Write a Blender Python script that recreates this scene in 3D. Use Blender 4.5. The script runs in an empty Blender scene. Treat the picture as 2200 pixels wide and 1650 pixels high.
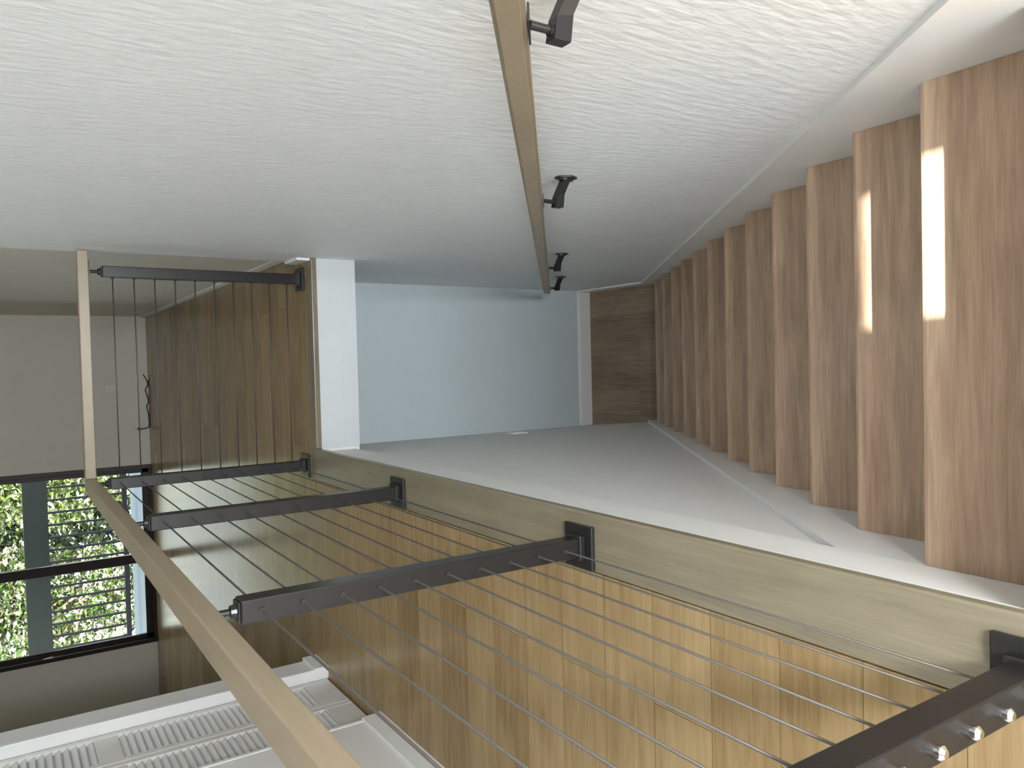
import bpy, bmesh, math, random
from mathutils import Vector, Matrix
random.seed(7)
SC = bpy.context.scene
COL = SC.collection

# ------------------------------------------------------------------ materials
def new_mat(name):
    m = bpy.data.materials.new(name); m.use_nodes = True
    nt = m.node_tree
    return m, nt, nt.nodes['Principled BSDF']

def plain(name, col, rough=0.5, metal=0.0, bump=None, spec=0.5):
    m, nt, b = new_mat(name)
    b.inputs['Base Color'].default_value = (*col, 1)
    b.inputs['Roughness'].default_value = rough
    b.inputs['Metallic'].default_value = metal
    b.inputs['Specular IOR Level'].default_value = spec
    tc = nt.nodes.new('ShaderNodeTexCoord')
    n = nt.nodes.new('ShaderNodeTexNoise'); n.inputs['Scale'].default_value = 9
    nt.links.new(tc.outputs['Object'], n.inputs['Vector'])
    mix = nt.nodes.new('ShaderNodeMix'); mix.data_type = 'RGBA'
    mix.inputs['A'].default_value = (*[c * 0.965 for c in col], 1)
    mix.inputs['B'].default_value = (*[min(1, c * 1.035) for c in col], 1)
    nt.links.new(n.outputs['Fac'], mix.inputs['Factor'])
    nt.links.new(mix.outputs['Result'], b.inputs['Base Color'])
    if bump:
        sc, strength, dist, stretch = bump
        mp = nt.nodes.new('ShaderNodeMapping'); mp.inputs['Scale'].default_value = stretch
        n2 = nt.nodes.new('ShaderNodeTexNoise'); n2.inputs['Scale'].default_value = sc
        n2.inputs['Detail'].default_value = 3
        nt.links.new(tc.outputs['Object'], mp.inputs['Vector'])
        nt.links.new(mp.outputs['Vector'], n2.inputs['Vector'])
        bp = nt.nodes.new('ShaderNodeBump'); bp.inputs['Strength'].default_value = strength
        bp.inputs['Distance'].default_value = dist
        nt.links.new(n2.outputs['Fac'], bp.inputs['Height'])
        nt.links.new(bp.outputs['Normal'], b.inputs['Normal'])
    return m

def wood(name, dark, light, rough=0.35, axis='X', planks=None, seam=0.45, coat=0.0, tint=0.25, off=(0, 0, 0), grain=1.0, spec=.5):
    """oak grain running along one axis; planks = (length, width) lays boards along that axis"""
    m, nt, b = new_mat(name)
    L = nt.links.new
    geo = nt.nodes.new('ShaderNodeNewGeometry')
    mp0 = nt.nodes.new('ShaderNodeMapping')
    if axis == 'Y':
        mp0.inputs['Rotation'].default_value = (0, 0, math.pi / 2)
    mp0.inputs['Location'].default_value = off
    L(geo.outputs['Position'], mp0.inputs['Vector'])
    vec = mp0.outputs['Vector']
    if planks:
        br = nt.nodes.new('ShaderNodeTexBrick')
        br.offset = 0.37; br.offset_frequency = 2
        br.inputs['Scale'].default_value = 1
        br.inputs['Brick Width'].default_value = planks[0]
        br.inputs['Row Height'].default_value = planks[1]
        br.inputs['Mortar Size'].default_value = 0.0011
        br.inputs['Mortar Smooth'].default_value = 0.2
        br.inputs['Bias'].default_value = 0
        br.inputs['Color1'].default_value = (0, 0, 0, 1)
        br.inputs['Color2'].default_value = (1, 1, 1, 1)
        br.inputs['Mortar'].default_value = (0.5, 0.5, 0.5, 1)
        L(vec, br.inputs['Vector'])
        ad = nt.nodes.new('ShaderNodeVectorMath'); ad.operation = 'MULTIPLY_ADD'
        ad.inputs[1].default_value = (7.3, 3.1, 5.7)
        L(br.outputs['Color'], ad.inputs[0]); L(vec, ad.inputs[2])
        gvec = ad.outputs[0]
    else:
        oi = nt.nodes.new('ShaderNodeObjectInfo')
        ad = nt.nodes.new('ShaderNodeVectorMath'); ad.operation = 'ADD'
        ml = nt.nodes.new('ShaderNodeMath'); ml.operation = 'MULTIPLY'; ml.inputs[1].default_value = 13
        L(oi.outputs['Random'], ml.inputs[0]); L(ml.outputs[0], ad.inputs[0]); L(vec, ad.inputs[1])
        gvec = ad.outputs[0]
    mp = nt.nodes.new('ShaderNodeMapping'); mp.inputs['Scale'].default_value = (1.3, 17, 17)
    L(gvec, mp.inputs['Vector'])
    n1 = nt.nodes.new('ShaderNodeTexNoise'); n1.inputs['Scale'].default_value = 2.2
    n1.inputs['Detail'].default_value = 6; n1.inputs['Roughness'].default_value = 0.62
    n1.inputs['Distortion'].default_value = 0.7
    L(mp.outputs['Vector'], n1.inputs['Vector'])
    mpb = nt.nodes.new('ShaderNodeMapping'); mpb.inputs['Scale'].default_value = (5, 110, 110)
    L(gvec, mpb.inputs['Vector'])
    n2 = nt.nodes.new('ShaderNodeTexNoise'); n2.inputs['Scale'].default_value = 2
    n2.inputs['Detail'].default_value = 3
    L(mpb.outputs['Vector'], n2.inputs['Vector'])
    mpc = nt.nodes.new('ShaderNodeMapping'); mpc.inputs['Scale'].default_value = (1.0, 3.2, 3.2)
    L(gvec, mpc.inputs['Vector'])
    n3 = nt.nodes.new('ShaderNodeTexNoise'); n3.inputs['Scale'].default_value = 1.4
    n3.inputs['Detail'].default_value = 2; n3.inputs['Distortion'].default_value = 1.2
    L(mpc.outputs['Vector'], n3.inputs['Vector'])
    def mth(op, a, b_, c=None):
        x = nt.nodes.new('ShaderNodeMath'); x.operation = op
        for i, v in enumerate([a, b_, c]):
            if v is None: continue
            if isinstance(v, (int, float)): x.inputs[i].default_value = v
            else: L(v, x.inputs[i])
        return x.outputs[0]
    s = mth('MULTIPLY', n1.outputs['Fac'], 0.55)
    s = mth('MULTIPLY_ADD', n2.outputs['Fac'], 0.25, s)
    s = mth('MULTIPLY_ADD', n3.outputs['Fac'], 0.35, s)
    if planks:
        sep = nt.nodes.new('ShaderNodeSeparateColor'); L(br.outputs['Color'], sep.inputs[0])
        s = mth('MULTIPLY_ADD', sep.outputs[0], tint, s)
        s = mth('SUBTRACT', s, tint / 2)
    ramp = nt.nodes.new('ShaderNodeValToRGB')
    e = ramp.color_ramp.elements
    c = 0.575; hw = 0.17 / grain
    e[0].position = c - hw; e[0].color = (*dark, 1)
    e[1].position = c + hw; e[1].color = (*light, 1)
    L(s, ramp.inputs['Fac'])
    out = ramp.outputs['Color']
    if planks:
        mx = nt.nodes.new('ShaderNodeMix'); mx.data_type = 'RGBA'
        L(br.outputs['Fac'], mx.inputs['Factor']); L(out, mx.inputs['A'])
        mx.inputs['B'].default_value = (*[d * seam for d in dark], 1)
        out = mx.outputs['Result']
    L(out, b.inputs['Base Color'])
    b.inputs['Roughness'].default_value = rough
    b.inputs['Specular IOR Level'].default_value = spec
    b.inputs['Coat Weight'].default_value = coat
    b.inputs['Coat Roughness'].default_value = 0.2
    bp = nt.nodes.new('ShaderNodeBump'); bp.inputs['Strength'].default_value = 0.12
    bp.inputs['Distance'].default_value = 0.001
    L(n2.outputs['Fac'], bp.inputs['Height']); L(bp.outputs['Normal'], b.inputs['Normal'])
    return m

M = {}
M['wall'] = plain('white_wall_paint', (.825, .835, .84), 0.6, bump=(26, 0.42, 0.006, (1, 1.9, 0.75)))
M['wall_smooth'] = plain('smooth_wall_paint', (.78, .77, .74), 0.6, bump=(60, 0.12, 0.002, (1, 1, 1)))
M['wall_beige'] = plain('warm_wall_paint', (.76, .72, .64), 0.6, bump=(60, 0.12, 0.002, (1, 1, 1)))
M['wall_cool'] = plain('cool_wall_paint', (.62, .685, .71), 0.55, bump=(60, 0.1, 0.002, (1, 1, 1)))
M['trim'] = plain('gloss_white_trim', (.84, .84, .83), 0.35)
M['ceiling'] = plain('ceiling_paint', (.82, .82, .80), 0.8)
M['closet'] = plain('louvre_door_paint', (.72, .705, .67), 0.4)
M['floor'] = wood('floor_oak_planks', (.205, .13, .056), (.39, .28, .148), 0.18, 'X', (1.22, 0.193), seam=.7, coat=0.0, spec=.14, tint=0.16, grain=.8)
M['edge_y'] = wood('edge_board_oak', (.172, .143, .094), (.265, .225, .155), 0.36, 'Y', coat=0.15)
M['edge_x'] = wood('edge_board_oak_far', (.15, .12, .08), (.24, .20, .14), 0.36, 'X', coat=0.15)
M['tread'] = wood('stair_oak', (.275, .175, .112), (.55, .395, .27), 0.42, 'X', coat=0.1)
M['landing'] = wood('landing_oak', (.20, .13, .08), (.36, .26, .17), 0.42, 'Y', (1.22, 0.193), tint=.2)
M['rail'] = wood('handrail_maple', (.275, .215, .143), (.35, .28, .19), 0.42, 'Y', grain=.7, coat=0.1)
M['railx'] = wood('handrail_maple_far', (.275, .215, .143), (.35, .28, .19), 0.42, 'X', grain=.7, coat=0.1)
M['bronze'] = plain('dark_bronze_powder_coat', (.026, .024, .024), 0.30, 0.35, bump=(240, .15, .0006, (1, 1, 1)))
M['door_frame'] = plain('dark_brown_aluminium', (.030, .018, .016), 0.4, 0.2)
M['cable'] = plain('steel_cable', (.11, .098, .086), 0.5, .6)
M['chrome'] = plain('bright_steel', (.82, .82, .80), 0.16, 1.0)
M['plastic'] = plain('white_plastic', (.85, .85, .83), 0.3)
M['plate'] = plain('almond_plastic', (.70, .67, .60), 0.35)
M['black'] = plain('black_cord_rubber', (.02, .02, .02), 0.5)
M['deck'] = plain('pale_deck_boards', (.19, .225, .25), 0.6)
M['deck_rail'] = plain('grey_green_rail_paint', (.015, .020, .017), 0.5)
M['baluster'] = plain('dark_baluster_paint', (.018, .014, .022), 0.5)
M['bark'] = plain('tree_bark', (.12, .085, .055), 0.9, bump=(20, .5, .02, (1, 1, .3)))
M['ground'] = plain('pale_ground', (.55, .55, .47), 0.9)
M['sun_slab'] = plain('sun_slab_paint', (.6, .58, .54), 0.8)

def leafmat(name, c1, c2, glint):
    m, nt, b = new_mat(name)
    geo = nt.nodes.new('ShaderNodeNewGeometry')
    r = nt.nodes.new('ShaderNodeValToRGB')
    r.color_ramp.elements[0].color = (*c1, 1); r.color_ramp.elements[1].color = (*glint, 1)  # pale ramp end paints highlights into the leaf colour
    e = r.color_ramp.elements.new(.55); e.color = (*c2, 1)
    nt.links.new(geo.outputs['Random Per Island'], r.inputs['Fac'])
    nt.links.new(r.outputs['Color'], b.inputs['Base Color'])
    b.inputs['Roughness'].default_value = 0.35
    tr = nt.nodes.new('ShaderNodeBsdfTranslucent'); nt.links.new(r.outputs['Color'], tr.inputs['Color'])
    mx = nt.nodes.new('ShaderNodeMixShader'); mx.inputs[0].default_value = .3
    nt.links.new(b.outputs[0], mx.inputs[1]); nt.links.new(tr.outputs[0], mx.inputs[2])
    nt.links.new(mx.outputs[0], nt.nodes['Material Output'].inputs['Surface'])
    return m
M['leaf'] = leafmat('tree_leaves', (.015, .03, .006), (.09, .13, .02), (.55, .60, .36))
M['leaf_dark'] = leafmat('dark_tree_leaves', (.006, .014, .004), (.02, .04, .008), (.20, .26, .10))
M['leaf_red'] = leafmat('red_green_leaves', (.015, .03, .005), (.06, .12, .015), (.60, .50, .36))

def glassmat():
    m, nt, b = new_mat('window_glass')
    t = nt.nodes.new('ShaderNodeBsdfTransparent'); t.inputs[0].default_value = (.97, .985, .98, 1)
    g = nt.nodes.new('ShaderNodeBsdfGlossy'); g.inputs['Roughness'].default_value = 0.01
    fr = nt.nodes.new('ShaderNodeFresnel'); fr.inputs['IOR'].default_value = 1.35
    mx = nt.nodes.new('ShaderNodeMixShader')
    nt.links.new(fr.outputs[0], mx.inputs[0])
    nt.links.new(t.outputs[0], mx.inputs[1]); nt.links.new(g.outputs[0], mx.inputs[2])
    nt.links.new(mx.outputs[0], nt.nodes['Material Output'].inputs['Surface'])
    return m
M['glass'] = glassmat()

# ------------------------------------------------------------------ mesh helpers
def BM(): return bmesh.new()
def box(bm, x0, x1, y0, y1, z0, z1, bev=0.0, seg=2):
    v = [bm.verts.new(p) for p in [(x0,y0,z0),(x1,y0,z0),(x1,y1,z0),(x0,y1,z0),(x0,y0,z1),(x1,y0,z1),(x1,y1,z1),(x0,y1,z1)]]
    fs = [bm.faces.new([v[i] for i in f]) for f in [(0,3,2,1),(4,5,6,7),(0,1,5,4),(1,2,6,5),(2,3,7,6),(3,0,4,7)]]
    if bev:
        es = list({e for f in fs for e in f.edges})
        bmesh.ops.bevel(bm, geom=es, offset=bev, segments=seg, affect='EDGES', profile=0.5)
    return bm
def prism(bm, pts, axis, a, b, bev=0.0):
    """extrude a 2-D outline: axis 'x' -> pts are (y,z); 'y' -> (x,z); 'z' -> (x,y)"""
    def mk(p, t):
        return {'x': (t, p[0], p[1]), 'y': (p[0], t, p[1]), 'z': (p[0], p[1], t)}[axis]
    A = [bm.verts.new(mk(p, a)) for p in pts]; B = [bm.verts.new(mk(p, b)) for p in pts]
    n = len(pts)
    fs = [bm.faces.new(A), bm.faces.new(B[::-1])]
    for i in range(n): fs.append(bm.faces.new([A[i], B[i], B[(i+1) % n], A[(i+1) % n]]))
    if bev:
        es = list({e for f in fs for e in f.edges})
        bmesh.ops.bevel(bm, geom=es, offset=bev, segments=2, affect='EDGES')
    bmesh.ops.recalc_face_normals(bm, faces=bm.faces[:])
    return bm
def tube(bm, pts, r, seg=8, cap=True, radii=None):
    pts = [Vector(p) for p in pts]; rings = []
    up = Vector((0, 0, 1))
    for i, p in enumerate(pts):
        d = (pts[min(i+1, len(pts)-1)] - pts[max(i-1, 0)]).normalized()
        a = d.cross(up if abs(d.z) < .9 else Vector((1, 0, 0))).normalized(); c = d.cross(a)
        rr = radii[i] if radii else r
        rings.append([bm.verts.new(p + (a*math.cos(2*math.pi*k/seg) + c*math.sin(2*math.pi*k/seg))*rr) for k in range(seg)])
    for q, w in zip(rings, rings[1:]):
        for k in range(seg):
            bm.faces.new([q[k], q[(k+1) % seg], w[(k+1) % seg], w[k]])
    if cap:
        bm.faces.new(rings[0][::-1]); bm.faces.new(rings[-1])
    return bm
def wpos(o):
    p = Vector(o.location)
    while o.parent:
        o = o.parent; p += o.location
    return p
def obj(name, bm, mat, parent=None, origin=None, smooth=False, label=None):
    bmesh.ops.recalc_face_normals(bm, faces=bm.faces[:])
    if origin is None:
        xs = [v.co for v in bm.verts]
        lo = [min(c[i] for c in xs) for i in range(3)]; hi = [max(c[i] for c in xs) for i in range(3)]
        origin = Vector(((lo[0]+hi[0])/2, (lo[1]+hi[1])/2, lo[2]))
    origin = Vector(origin)
    bmesh.ops.translate(bm, verts=bm.verts[:], vec=-origin)
    me = bpy.data.meshes.new(name); bm.to_mesh(me); bm.free()
    me.materials.append(mat)
    if smooth:
        for p in me.polygons: p.use_smooth = True
    o = bpy.data.objects.new(name, me); COL.objects.link(o)
    if parent:
        o.parent = parent; o.location = origin - wpos(parent)
    else: o.location = origin
    if label: o['label'] = label
    return o
def thing(name, label, cat, loc=(0, 0, 0), group=None):
    o = bpy.data.objects.new(name, None); COL.objects.link(o); o.location = loc
    o.empty_display_size = .1
    return tag(o, label, cat, group)
def tag(o, label, cat, group=None):
    o['label'] = label; o['category'] = cat
    if group: o['group'] = group
    return o
def struct(name, bm, mat, label=None):
    o = obj(name, bm, mat); o['kind'] = 'structure'
    if label: o['label'] = label
    return o

# ------------------------------------------------------------------ dimensions (metres)
W = 1.0                 # stairwell width
YF = 5.50               # far wall of the upper room
YS, GO, RI = -3.355, .285, .205   # top nosing, going, riser
ZT = -.04               # top tread
ZL = -2.705             # lower landing
YB = 1.04               # end wall of the landing
CEIL = 2.65
BACK = -5.6
XL = -5.2

# ------------------------------------------------------------------ room shell
b = BM(); box(b, W, W+.15, BACK, .2, ZL-.2, CEIL)
box(b, W, W+.15, .2, YB, ZL-.2, -.243)
struct('wall_right', b, M['wall'], 'white textured wall along the right of the stairs')
b = BM(); box(b, W+.045, W+.15, .2, YF+.15, -.243, CEIL)
struct('wall_right_far', b, M['wall_beige'], 'set back wall past the end of the stairwell')
b = BM()
box(b, -.60, W+.15, YF, YF+.15, -.25, CEIL); box(b, XL-.15, -2.60, YF, YF+.15, -.25, CEIL)
box(b, -2.60, -.60, YF, YF+.15, 2.10, CEIL); box(b, -2.60, -.60, YF, YF+.15, -.25, 0)
struct('wall_far', b, M['wall_beige'])
b = BM(); box(b, XL-.15, XL, -0.2, YF, -.25, CEIL); struct('wall_left', b, M['wall_beige'])
# block that holds the closet; its face is the left wall beside the stairs
b = BM(); FX = -1.133
box(b, FX-.75, FX, -.06, .09, 0, CEIL)          # end return
box(b, FX-.12, FX, BACK, -.745, 0, CEIL)        # long wall beside the camera
box(b, FX-.12, FX, -.745, -.06, 2.06, CEIL)     # above the doors
box(b, FX-.75, FX-.65, -.745, -.06, 0, CEIL)    # closet back
box(b, FX-.75, FX-.12, -.85, -.745, 0, CEIL)
box(b, XL-.15, FX-.75, -.2, .09, 0, CEIL)
struct('wall_left_near', b, M['wall_smooth'])
# wall behind the camera, with its two windows
b = BM()
SX0, SX1, SZ1 = .622, .975, 2.035
BX0, BX1, BZ0, BZ1 = -1.02, .45, .15, 1.55
box(b, FX-.12, BX0, BACK-.15, BACK, -.25, CEIL); box(b, BX1, SX0, BACK-.15, BACK, -.25, CEIL)
box(b, SX1, W+.15, BACK-.15, BACK, -.25, CEIL)
box(b, BX0, BX1, BACK-.15, BACK, -.25, BZ0); box(b, BX0, BX1, BACK-.15, BACK, BZ1, CEIL)
box(b, SX0, SX1, BACK-.15, BACK, -.25, .12); box(b, SX0, SX1, BACK-.15, BACK, SZ1, CEIL)
struct('wall_back', b, M['wall_smooth'])
for n, (x0, x1, z0, z1) in enumerate([(BX0, BX1, BZ0, BZ1), (SX0, SX1, .12, SZ1)]):
    b = BM(); t = .012 if n else .045
    for q in [(x0, x0+t, z0, z1), (x1-t, x1, z0, z1), (x0, x1, z0, z0+t), (x0, x1, z1-t, z1)]:
        box(b, q[0], q[1], BACK-.10, BACK-.05, q[2], q[3])
    if not n: box(b, -.30, -.26, BACK-.10, BACK-.05, z0, z1)
    f = struct('window_%d' % (n+1), b, M['trim'])
    b = BM(); box(b, x0+t, x1-t, BACK-.078, BACK-.072, z0+t, z1-t)
    obj('pane', b, M['glass'], f)
KX0, KX1, KY0, KY1 = .12, .82, -.9, .3  # unseen ceiling opening, added so a fill lamp can light the stairwell
b = BM(); box(b, XL-.15, KX0, BACK-.15, YF+.15, CEIL, CEIL+.15); box(b, KX1, W+.15, BACK-.15, YF+.15, CEIL, CEIL+.15)
box(b, KX0, KX1, BACK-.15, KY0, CEIL, CEIL+.15); box(b, KX0, KX1, KY1, YF+.15, CEIL, CEIL+.15); struct('ceiling', b, M['ceiling'])
b = BM()
for q in [(KX0-.05, KX0, KY0-.05, KY1+.05), (KX1, KX1+.05, KY0-.05, KY1+.05), (KX0, KX1, KY0-.05, KY0), (KX0, KX1, KY1, KY1+.05)]:
    box(b, *q, CEIL+.1505, CEIL+.22)
fill_frame = struct('window_3', b, M['trim'], 'added ceiling opening for fill light over the stairwell')
b = BM(); box(b, KX0, KX1, KY0, KY1, CEIL+.18, CEIL+.188); obj('pane', b, plain('fill_opening_pane', (.8, .85, .9), .5), fill_frame)
b = BM(); box(b, -3.2, .60, BACK-2.9, BACK-.16, 2.30, 2.40)  # unseen slab, added to keep the sun out of the wide back window
struct('sun_blocker', b, M['sun_slab'])

# floors -------------------------------------------------------------
NB = .165; EB = .085
b = BM(); box(b, XL, W+.045, EB, YF, -.22, 0)
box(b, FX-.75, -NB, BACK, EB, -.22, 0)
struct('floor', b, M['floor'], 'upper floor of oak planks laid across the room')
b = BM(); box(b, 0, W, BACK, YS-.26, -.22, ZT); struct('floor_stair_head', b, M['floor'])
b = BM(); box(b, -NB+.0015, .001, BACK, .001, -.03, 0, .005, 3)
struct('trim_1', b, M['edge_y'], 'oak edge board along the left of the stairwell')
b = BM(); box(b, .0025, W-.0005, -.010, EB-.0015, -.03, 0, .005, 3); box(b, -NB+.0015, .0025, .0025, EB-.0015, -.03, 0)
struct('trim_2', b, M['edge_x'], 'oak edge board across the far end of the stairwell')
b = BM(); box(b, -NB, -.014, BACK, EB, -.22, -.031); box(b, -.014, W, .004, EB, -.22, -.031)
struct('floor_core', b, M['wall_smooth'])
b = BM(); box(b, 0.0, W, -.002, .004, -.243, -.031, .001)
box(b, 0.0, W, -.006, -.002, -.243, -.16, .001)
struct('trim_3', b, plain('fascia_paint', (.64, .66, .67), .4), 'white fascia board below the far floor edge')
b = BM(); box(b, -.014, -.006, BACK, -.006, -.060, -.031, .0015); box(b, -.038, -.014, BACK, -.006, -.048, -.031)
struct('trim_4', b, M['trim'], 'narrow white trim under the left floor edge')
b = BM(); box(b, -.10, W, .004, YB, -.243, -.221); struct('ceiling_landing', b, M['ceiling'])

# lower walls --------------------------------------------------------
b = BM()
prism(b, [(-.038, BACK), (-.038, .33), (-.10, YB), (-.25, YB), (-.25, BACK)], 'z', ZL-.2, -.221)
struct('wall_left_stair', b, M['wall_smooth'], 'smooth white wall under the left floor edge')
b = BM(); box(b, -.25, W+.15, YB, YB+.12, ZL-.2, -.243)
struct('wall_landing', b, M['wall_cool'], 'cool blue grey end wall of the lower landing')
b = BM(); box(b, -.25, W, -.4, YB, ZL-.2, ZL); struct('floor_landing', b, M['landing'])
b = BM()
prism(b, [(YB, ZL), (YB, ZL+.125), (YB-.006, ZL+.122), (YB-.011, ZL+.105), (YB-.012, ZL)], 'x', -.098, W)
struct('baseboard_landing', b, M['trim'])
b = BM(); prism(b, [(.286, ZL), (.286, ZL+.123), (YB-.012, ZL+.123), (YB-.012, ZL)], 'x', W-.012, W)
struct('baseboard_right_landing', b, M['trim'])
# baseboards above ---------------------------------------------------
b = BM(); box(b, W-.013, W, .004, .205, 0, .07, .002); box(b, W+.033, W+.045, .205, YF, 0, .055, .002)
struct('baseboard_right', b, M['trim'])
b = BM(); box(b, FX, FX+.014, BACK, -.745, 0, .09, .002); box(b, FX+.014, FX+.018, BACK, -.745, 0, .012)
struct('baseboard_left', b, M['trim'])
b = BM(); box(b, FX-.02, FX+.016, -.09, .105, 0, .075, .002)
struct('trim_5', b, M['trim'], 'white plinth at the foot of the closet corner')
b = BM(); box(b, FX-.05, FX+.008, -.085, -.06, .0, 2.08, .002); box(b, FX-.05, FX+.004, -.765, -.745, .09, 2.08, .002)
box(b, FX-.05, FX+.008, -.765, -.06, 2.06, 2.085, .002)
struct('trim_6', b, M['trim'], 'white frame around the louvred closet opening')

# ------------------------------------------------------------------ louvred closet doors
def louvre_leaf(y0, y1, label):
    X0, X1 = -1.212, -1.180
    t = thing('louvered_door', label, 'closet door', ((X0+X1)/2, (y0+y1)/2, .012), 'folding louvred closet doors')
    st = .036; zs = [(.012, .145), (.99, 1.085), (1.95, 2.045)]
    b = BM()
    box(b, X0, X1, y0+.0015, y0+st, .012, 2.045, .002); box(b, X0, X1, y1-st, y1-.0015, .012, 2.045, .002)
    for z0, z1 in zs: box(b, X0+.001, X1-.001, y0+st, y1-st, z0, z1, .002)
    obj('door_frame', b, M['closet'], t)
    for z0, z1 in [(.145, .99), (1.085, 1.95)]:
        n = int((z1-z0)/.030); p = (z1-z0)/n; b = BM()
        for i in range(n):
            zc = z0 + p*(i+.5)
            prism(b, [(X1-.026, zc+.013), (X1-.022, zc+.018), (X1-.003, zc-.008), (X1-.006, zc-.014)], 'y', y0+st-.001, y1-st+.001)
        obj('louver_panel', b, M['closet'], t)
    return t
louvre_leaf(-.4015, -.09, 'white louvred closet door leaf next to the wall corner plinth, farther of two')
lf = louvre_leaf(-.7435, -.4035, 'white louvred closet door leaf nearer the long white wall with baseboard')

# ------------------------------------------------------------------ staircase
st = thing('staircase', 'straight flight of oak stairs descending along the white wall to a landing', 'stairs', (.5, YS, ZL))
XA, XB = -.0195, W-.0145
NT = 12
for k in range(-1, NT-1+1):
    yn = YS + GO*(k+1); z = ZT - RI*(k+1)
    if z < ZL+.05: break
    b = BM(); th = .028
    # tread with a rounded nosing
    yb_ = yn - GO - .012
    prof = [(yb_, z), (yn-.014, z), (yn-.006, z-.0025), (yn-.001, z-.009), (yn, z-.016), (yn-.003, z-.024), (yn-.010, z-th), (yb_, z-th)]
    prism(b, prof, 'x', XA, XB)
    obj('stair_tread', b, M['tread'], st)
    b = BM(); box(b, XA, XB, yn-.040, yn-.026, z-RI, z-th)
    obj('stair_riser', b, M['tread'], st)
def skirt(x0, x1, yr, zr, sl, zend):
    f = lambda y: zr - sl*(y-yr)
    ye = yr + (zr-zend)/sl
    pts = [(YS-.30, ZT-.6), (YS-.30, f(YS-.30)), (ye, zend), (ye+.004, ZL), (-.3, ZL)]
    b = BM(); prism(b, pts, 'x', x0, x1)
    return b
b = skirt(W-.014, W, -3.283, .07, .745, ZL+.123); struct('baseboard_right_stair', b, M['trim'], 'white skirt board sloping beside the treads on the right')
b = skirt(-.038, -.020, -2.951, -.179, .755, ZL+.10)
bmesh.ops.bisect_plane(b, geom=b.verts[:]+b.edges[:]+b.faces[:], plane_co=(0, 0, -.034), plane_no=(0, 0, 1), clear_outer=True)
bmesh.ops.holes_fill(b, edges=[e for e in b.edges if e.is_boundary], sides=40)
struct('baseboard_left_stair', b, M['trim'], 'white skirt board sloping beside the treads on the left')

# ------------------------------------------------------------------ cable railing
PX, PY, PW, PH = -.0975, .158, .053, .952
HT, HH, HW = 1.055, .046, .064
rl = thing('cable_railing', 'maple topped railing on dark posts with steel cables around the stairwell', 'railing', (PX, PY, 0))
def post(x, y, along, chrome=False, name_label=None):
    """along: 'y' or 'x' = direction the cables leave the post"""
    h = PW/2
    b = BM(); box(b, x-h, x+h, y-h, y+h, .012, PH, .003)
    p = obj('post', b, M['bronze'], rl, label=name_label)
    b = BM(); box(b, x-.062, x+.062, y-.062, y+.062, 0.0005, .013, .003); box(b, x-h-.008, x+h+.008, y-h-.008, y+h+.008, .013, .032, .003)
    obj('base_plate', b, M['bronze'], p)
    b = BM()
    box(b, x-h+.004, x+h-.004, y-h+.004, y+h-.004, PH, PH+.006, .002)
    tube(b, [(x, y, PH+.004), (x, y, PH+.018), (x, y, PH+.020), (x, y, HT-HH-.004)], .009, 12, radii=[.017, .014, .008, .008])
    box(b, x-(.05 if along == 'x' else .016), x+(.05 if along == 'x' else .016), y-(.05 if along == 'y' else .016), y+(.05 if along == 'y' else .016), HT-HH-.006, HT-HH-.0005)
    obj('top_bracket', b, M['bronze'], p)
    for i in range(10):
        z = CZ[i]
        b = BM()
        if along == 'y':
            a, c = (x, y-h-.0002, z), (x, y-h-(.016 if chrome else .004), z)
        else:
            a, c = (x-h-.0002, y, z), (x-h-.004, y, z)
        if chrome:
            tube(b, [a, (a[0], a[1]-.006, z)], .0075, 12)
            tube(b, [(a[0], a[1]-.006, z), (a[0], a[1]-.014, z), (a[0], a[1]-.019, z)], .011, 16, radii=[.0095, .0105, .006])
            obj('cable_end_cap', b, M['chrome'], p, smooth=False, label='bright steel end cap')
        else:
            tube(b, [a, c], .0065, 12)
            obj('cable_ferrule', b, M['black'], p)
    return p
CZ = [.078 + .0922*i for i in range(10)]
YP = [-1.012, -2.2225, -3.385]
post(.904, PY, 'x')
post(PX, PY, 'y')
post(PX, YP[0], 'y'); post(PX, YP[1], 'y')
post(PX, YP[2], 'y', chrome=True, name_label='nearest post, with bright steel cable end caps')
b = BM()
box(b, PX-HW/2, PX+HW/2, -4.2, PY+HW/2, HT-HH, HT, .004)
obj('handrail', b, M['rail'], rl)
b = BM(); box(b, PX+HW/2+.0005, W-.001, PY-HW/2, PY+HW/2, HT-HH, HT, .004)
obj('handrail', b, M['railx'], rl)
for z in CZ:
    b = BM(); tube(b, [(PX, -3.40, z), (PX, PY, z)], .0026, 8); obj('cable', b, M['cable'], rl, smooth=True)
for z in CZ:
    b = BM(); tube(b, [(PX, PY, z), (.904, PY, z)], .0028, 8); obj('cable', b, M['cable'], rl, smooth=True)

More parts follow.
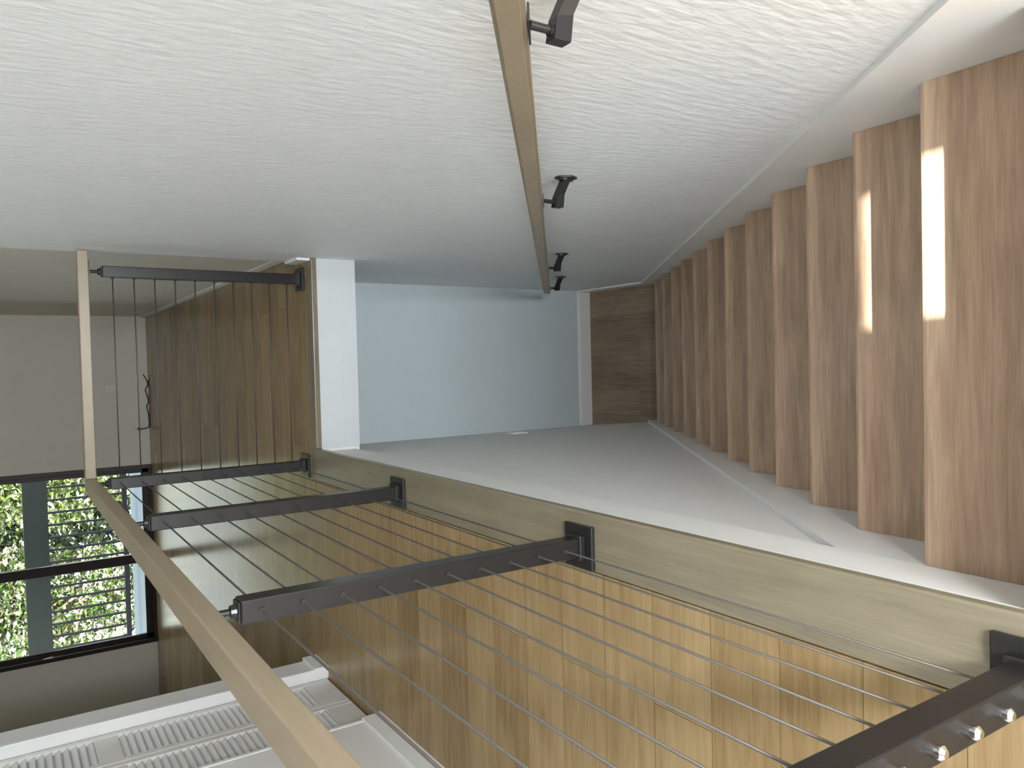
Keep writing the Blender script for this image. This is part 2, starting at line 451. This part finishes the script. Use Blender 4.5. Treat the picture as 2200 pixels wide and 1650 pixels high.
# ------------------------------------------------------------------ wall handrail
RS, RZ, RF, RH, RW = .745, .378, .905, .060, .034
rz = lambda y: RZ - RS*(y+2.5)
wh = thing('wall_handrail', 'sloping maple handrail held off the white wall by dark brackets', 'handrail', (RF+RW/2, -1.5, rz(-1.5)))
b = BM()
y0, y1 = -3.9, .46
prism(b, [(y0, rz(y0)-RH), (y0, rz(y0)), (y1, rz(y1)), (y1, rz(y1)-RH)], 'x', RF, RF+RW, .007)
obj('rail', b, M['rail'], wh)
n = Vector((0, RS, 1)).normalized()   # up across the rail
tdir = Vector((0, 1, -RS)).normalized()
for yb_ in (-3.02, -2.02, -.655, .24):
    xr = RF + RW/2; under = Vector((xr, yb_, rz(yb_)-RH))
    b = BM()
    s = .021; el = Vector((xr, yb_-.02*0, under.z-.058))
    # arm: short upright under the rail, then bends back to the wall
    wp = Vector((W, yb_-.015, el.z-.022))
    def quadpath(b, pts, hw, ht):
        rings = []
        for i, (p, nrm) in enumerate(pts):
            rings.append([b.verts.new(p + Vector((0, hw*a, 0)) + nrm*ht*c) for a, c in ((-1,-1),(1,-1),(1,1),(-1,1))])
        for q, w in zip(rings, rings[1:]):
            for k in range(4): b.faces.new([q[k], q[(k+1)%4], w[(k+1)%4], w[k]])
        b.faces.new(rings[0][::-1]); b.faces.new(rings[-1])
    bend = Vector((xr+.022, yb_, el.z-.004))
    quadpath(b, [(Vector((xr-.016, yb_, el.z+.002)), Vector((0,0,1))), (bend, Vector((-.25,0,1)).normalized()), (wp+Vector((-.004,0,0)), Vector((-.25,0,1)).normalized())], .0115, .0155)
    br = obj('bracket', b, M['bronze'], wh)
    b = BM(); tube(b, [(xr, yb_, el.z+.012), (xr, yb_, under.z-.003)], .0065, 12)
    tube(b, [(xr, yb_, el.z+.014), (xr, yb_, el.z+.020)], .0095, 6)
    obj('bracket_stem', b, M['bronze'], br)
    b = BM()
    c = under + Vector((0, 0, -.0012)); L_ = .042
    pts = [(c + tdir*u - n*v) for u, v in ((-L_, 0), (L_, 0), (L_, .003), (-L_, .003))]
    prism(b, [(p.y, p.z) for p in pts], 'x', xr-.013, xr+.013)
    obj('saddle_plate', b, M['bronze'], br)
    b = BM()
    prism(b, [(yb_-.015 + .030*math.cos(a), wp.z + .038*math.sin(a)) for a in [i*math.pi/3 for i in range(6)]], 'x', W-.006, W-.0003, .001)
    prism(b, [(yb_-.015 + .018*math.cos(a), wp.z + .024*math.sin(a)) for a in [i*math.pi/12 for i in range(24)]], 'x', W-.012, W-.006)
    obj('wall_plate', b, M['bronze'], br)

# ------------------------------------------------------------------ plates, outlets, cord
def plate(name, label, cat, P0, axis, sgn, w=.072, h=.115, mat='plastic', kind='outlet'):
    """plate on a wall plane; axis = wall normal axis, sgn = side it faces"""
    x, y, z = P0
    def bx(b, u0, u1, z0, z1, d0, d1, bev=0):
        if axis == 'x': box(b, *sorted((x+sgn*d0, x+sgn*d1)), y+u0, y+u1, z+z0, z+z1, bev)
        else: box(b, x+u0, x+u1, *sorted((y+sgn*d0, y+sgn*d1)), z+z0, z+z1, bev)
    t = thing(name, label, cat, (x, y, z-h/2))
    b = BM(); bx(b, -w/2, w/2, -h/2, h/2, .0003, .006, .0015); obj('cover_plate', b, M[mat], t)
    if kind == 'outlet':
        for dz in (-.022, .022):
            b = BM(); bx(b, -.016, .016, dz-.014, dz+.014, .006, .008, .001); s = obj('socket', b, M[mat], t)
            b = BM(); bx(b, -.008, -.006, dz-.005, dz+.006, .008, .0084); bx(b, .006, .008, dz-.005, dz+.006, .008, .0084)
            obj('slot', b, M['black'], s)
    else:
        b = BM(); bx(b, -.016, .016, -.033, .033, .006, .010, .001); obj('rocker', b, M[mat], t)
    return t
plate('wall_outlet', 'white outlet plate low on the set back wall behind the end post', 'outlet', (W+.045, .36, .34), 'x', -1, h=.115)
plate('wall_outlet', 'pale outlet plate on the far wall, above the dark cord', 'outlet', (.256, YF, .36), 'y', -1, mat='plate')
plate('wall_outlet', 'outlet low on the far wall with the black plug in it', 'outlet', (-.20, YF, .13), 'y', -1, mat='plate')
plate('light_switch', 'white switch plate on the stair wall beside the blue grey end wall', 'light switch', (-.0385, .30, -1.47), 'x', 1, w=.075, h=.12, kind='switch')
t = thing('power_cord', 'dark cord lying along the foot of the far wall', 'cord', (.15, YF-.05, 0))
b = BM()
pts = [(-.20, YF-.014, .108), (-.20, YF-.05, .085), (-.19, YF-.07, .03), (-.16, YF-.06, .008), (-.08, YF-.035, .007), (-.02, YF-.055, .016), (.05, YF-.02, .022), (.10, YF-.055, .008),
       (.17, YF-.03, .016), (.23, YF-.02, .030), (.29, YF-.05, .008), (.35, YF-.02, .02), (.40, YF-.01, .045)]
def smooth_path(p, n=6):
    out = []
    p = [Vector(q) for q in p]
    for i in range(len(p)-1):
        a, b_, c, d = p[max(i-1, 0)], p[i], p[i+1], p[min(i+2, len(p)-1)]
        for k in range(n):
            u = k/n
            out.append(.5*((2*b_) + (c-a)*u + (2*a-5*b_+4*c-d)*u*u + (-a+3*b_-3*c+d)*u**3))
    out.append(p[-1]); return out
tube(b, [Vector((q.x, q.y, max(q.z, .0065))) for q in smooth_path(pts)], .006, 8); obj('cable', b, M['black'], t, smooth=True)
b = BM(); box(b, -.215, -.185, YF-.040, YF-.0092, .095, .123, .004); obj('plug', b, M['black'], t)

# ------------------------------------------------------------------ sliding door
dr = struct('door_1', box(BM(), -2.60, -.60, YF+.02, YF+.10, 0.0, .028), M['door_frame'], 'dark framed sliding glass door onto the deck')
b = BM()
box(b, -.645, -.60, YF-.012, YF+.12, 0, 2.10, .003); box(b, -2.60, -2.555, YF-.012, YF+.12, 0, 2.10, .003)
box(b, -2.60, -.60, YF-.012, YF+.12, 2.05, 2.10, .003); box(b, -2.60, -.60, YF-.010, YF+.02, 0, .030, .003)
obj('door_jamb', b, M['door_frame'], dr)
for (x0, x1, yy, wl, wr) in ((-1.695, -.645, YF+.022, .10, .045), (-2.555, -1.60, YF+.062, .045, .10)):
    b = BM(); h_ = .095
    box(b, x0, x0+wl, yy, yy+.035, .028, 2.05, .002); box(b, x1-wr, x1, yy, yy+.035, .028, 2.05, .002)
    box(b, x0, x1, yy, yy+.035, .028, h_, .002); box(b, x0, x1, yy, yy+.035, 2.0, 2.05, .002)
    s = obj('sash', b, M['door_frame'], dr)
    b = BM(); box(b, x0+wl, x1-wr, yy+.014, yy+.020, h_, 2.0); obj('pane', b, M['glass'], s)

# ------------------------------------------------------------------ outside
b = BM()
for i in range(15):
    y = YF+.16 + i*.14
    box(b, -5.5, 2.2, y, y+.134, -.09, -.05, .002)
box(b, -5.5, 2.2, YF+.15, 7.7, -.16, -.0905)
struct('floor_deck', b, M['deck'])
DY = 7.2
dk = thing('deck_railing', 'grey green deck railing with thin dark balusters outside the glass door', 'railing', (-1.8, DY, -.05))
b = BM(); box(b, -5.0, 1.6, DY-.02, DY+.02, .94, 1.205, .004); obj('top_rail', b, M['deck_rail'], dk)
b = BM(); box(b, -5.0, 1.6, DY-.025, DY+.025, .055, .115, .004); obj('bottom_rail', b, M['baluster'], dk)
for i in range(21):
    x = -.822 - .155*i + .155*4
    b = BM(); box(b, x-.013, x+.013, DY-.010, DY+.010, .115, .94); obj('baluster', b, M['baluster'], dk)
for x in (-4.2, 1.2):
    b = BM(); box(b, x-.045, x+.045, DY+.027, DY+.117, -.16, 1.20); obj('railing_post', b, M['deck_rail'], dk)
b = BM(); box(b, -30, 30, 8.0, 60, -2.95, -2.9); struct('ground', b, M['ground'])

def tree(x, y, z0, zc, R, HV, n, leaf, label, seed, lmat):
    rnd = random.Random(seed)
    t = thing('tree', label, 'tree', (x, y, z0), 'trees beyond the deck')
    b = BM()
    tube(b, [(x, y, z0), (x+.05, y, (z0+zc)/2), (x-.03, y+.02, zc), (x+.02, y, zc+HV*.7)], .1, 10, radii=[.13, .10, .07, .02])
    for i in range(14):
        a = rnd.uniform(0, 6.28); h = zc + rnd.uniform(-HV*.8, HV*.5); l = R*rnd.uniform(.5, .85)
        tube(b, [(x, y, h-.15), (x+math.cos(a)*l*.5, y+math.sin(a)*l*.5, h+.1), (x+math.cos(a)*l, y+math.sin(a)*l, h+.3)], .03, 6, radii=[.045, .03, .012])
    obj('trunk', b, M['bark'], t)
    verts = []; faces = []
    for i in range(n):
        while True:
            v = Vector((rnd.uniform(-1, 1), rnd.uniform(-1, 1), rnd.uniform(-1, 1)))
            if .25 < v.length < 1: break
        c = Vector((x + v.x*R, y + v.y*R*.9, zc + v.z*HV))
        c += Vector((math.sin(c.z*5+seed), math.cos(c.x*4), math.sin(c.x*6+c.y*3)))*.10
        a = Vector((rnd.gauss(0, 1), rnd.gauss(0, 1), rnd.gauss(0, 1)*.6)).normalized()
        w = a.cross(Vector((rnd.gauss(0, 1), rnd.gauss(0, 1), rnd.gauss(0, 1)))).normalized()
        L_ = leaf*rnd.uniform(.6, 1.3); ww = L_*.42
        k = len(verts)
        verts += [c-a*L_/2, c+w*ww/2-a*L_*.05, c+a*L_/2, c-w*ww/2-a*L_*.05]
        faces.append((k, k+1, k+2, k+3))
    me = bpy.data.meshes.new('foliage'); me.from_pydata([tuple(v - Vector((x, y, z0))) for v in verts], [], faces)
    me.materials.append(lmat)
    o = bpy.data.objects.new('foliage', me); COL.objects.link(o); o.parent = t
G = -2.9
tree(-.95, 9.6, G, 1.6, .95, 2.7, 16000, .12, 'light green leafy tree outside the half of the glass door nearer the stairwell', 1, M['leaf'])
tree(-3.05, 9.6, G, 1.5, .95, 2.6, 16000, .115, 'tree with red tinged leaves outside the half of the glass door away from the stairwell', 2, M['leaf_red'])
tree(-2.0, 12.3, G, 1.9, 1.3, 3.2, 10000, .2, 'darker tree standing behind the gap between the two nearer trees', 3, M['leaf_dark'])
tree(-5.25, 11.8, G, 1.8, 1.0, 3.0, 8000, .18, 'pale green tree seen past the door jamb farthest from the stairwell', 4, M['leaf'])

# ------------------------------------------------------------------ light
w = bpy.data.worlds.new('World'); SC.world = w; w.use_nodes = True
bg = w.node_tree.nodes['Background']; bg.inputs[0].default_value = (.80, .90, 1.0, 1); bg.inputs[1].default_value = 4.8
sun = bpy.data.lights.new('sun', 'SUN'); sun.energy = 40; sun.angle = math.radians(.55); sun.color = (1, .97, .92)
so = bpy.data.objects.new('sun', sun); COL.objects.link(so)
so.rotation_euler = Vector((-.05, 1, -.85)).to_track_quat('-Z', 'Y').to_euler()
so.location = (0, -8, 8)
def area(name, loc, direction, sx, sy, power, col):
    l = bpy.data.lights.new(name, 'AREA'); l.shape = 'RECTANGLE'; l.size = sx; l.size_y = sy; l.energy = power; l.color = col
    o = bpy.data.objects.new(name, l); COL.objects.link(o); o.location = loc
    o.rotation_euler = Vector(direction).to_track_quat('-Z', 'Z').to_euler()
    return o
area('window_daylight', ((BX0+BX1)/2, BACK-.13, (BZ0+BZ1)/2), (0, 1, -.1), BX1-BX0-.1, BZ1-BZ0-.1, 12, (.96, .98, 1.0))
area('stair_window_daylight', ((SX0+SX1)/2, BACK-.10, 1.25), (0, 1, -.85), .32, 1.4, 190, (.92, .965, 1.0))
area('stairwell_fill', ((KX0+KX1)/2, (KY0+KY1)/2, CEIL+.12), (0, .15, -1), KX1-KX0-.05, KY1-KY0-.05, 8, (.88, .94, 1.0))  # added fill lamp, brightens the lower stairwell from above
area('door_daylight', (-1.6, YF+.18, .62), (0, -1, -.3), 1.9, 1.0, 9, (.90, .97, 1.0))

# ------------------------------------------------------------------ camera (the photograph is turned on its side)
cam = bpy.data.cameras.new('camera'); co = bpy.data.objects.new('camera', cam); COL.objects.link(co)
cam.sensor_width = 36; cam.lens = 36*1666.693/2200; cam.clip_start = .02
R0 = Vector((0.99931749, 0.00900205, -0.03582616)); R1 = Vector((0.02496363, 0.55029607, 0.83459634)); R2 = Vector((-0.02722807, 0.83492107, -0.54969576))
mat = Matrix((-R1, R0, -R2)).transposed().to_4x4(); mat.translation = Vector((0.4279, -3.9588, 1.3661))
co.matrix_world = mat
SC.camera = co
SC.view_settings.view_transform = 'Standard'; SC.view_settings.look = 'None'
SC.view_settings.gamma = 1; SC.view_settings.use_curve_mapping = False
SC.view_settings.exposure = 0.06
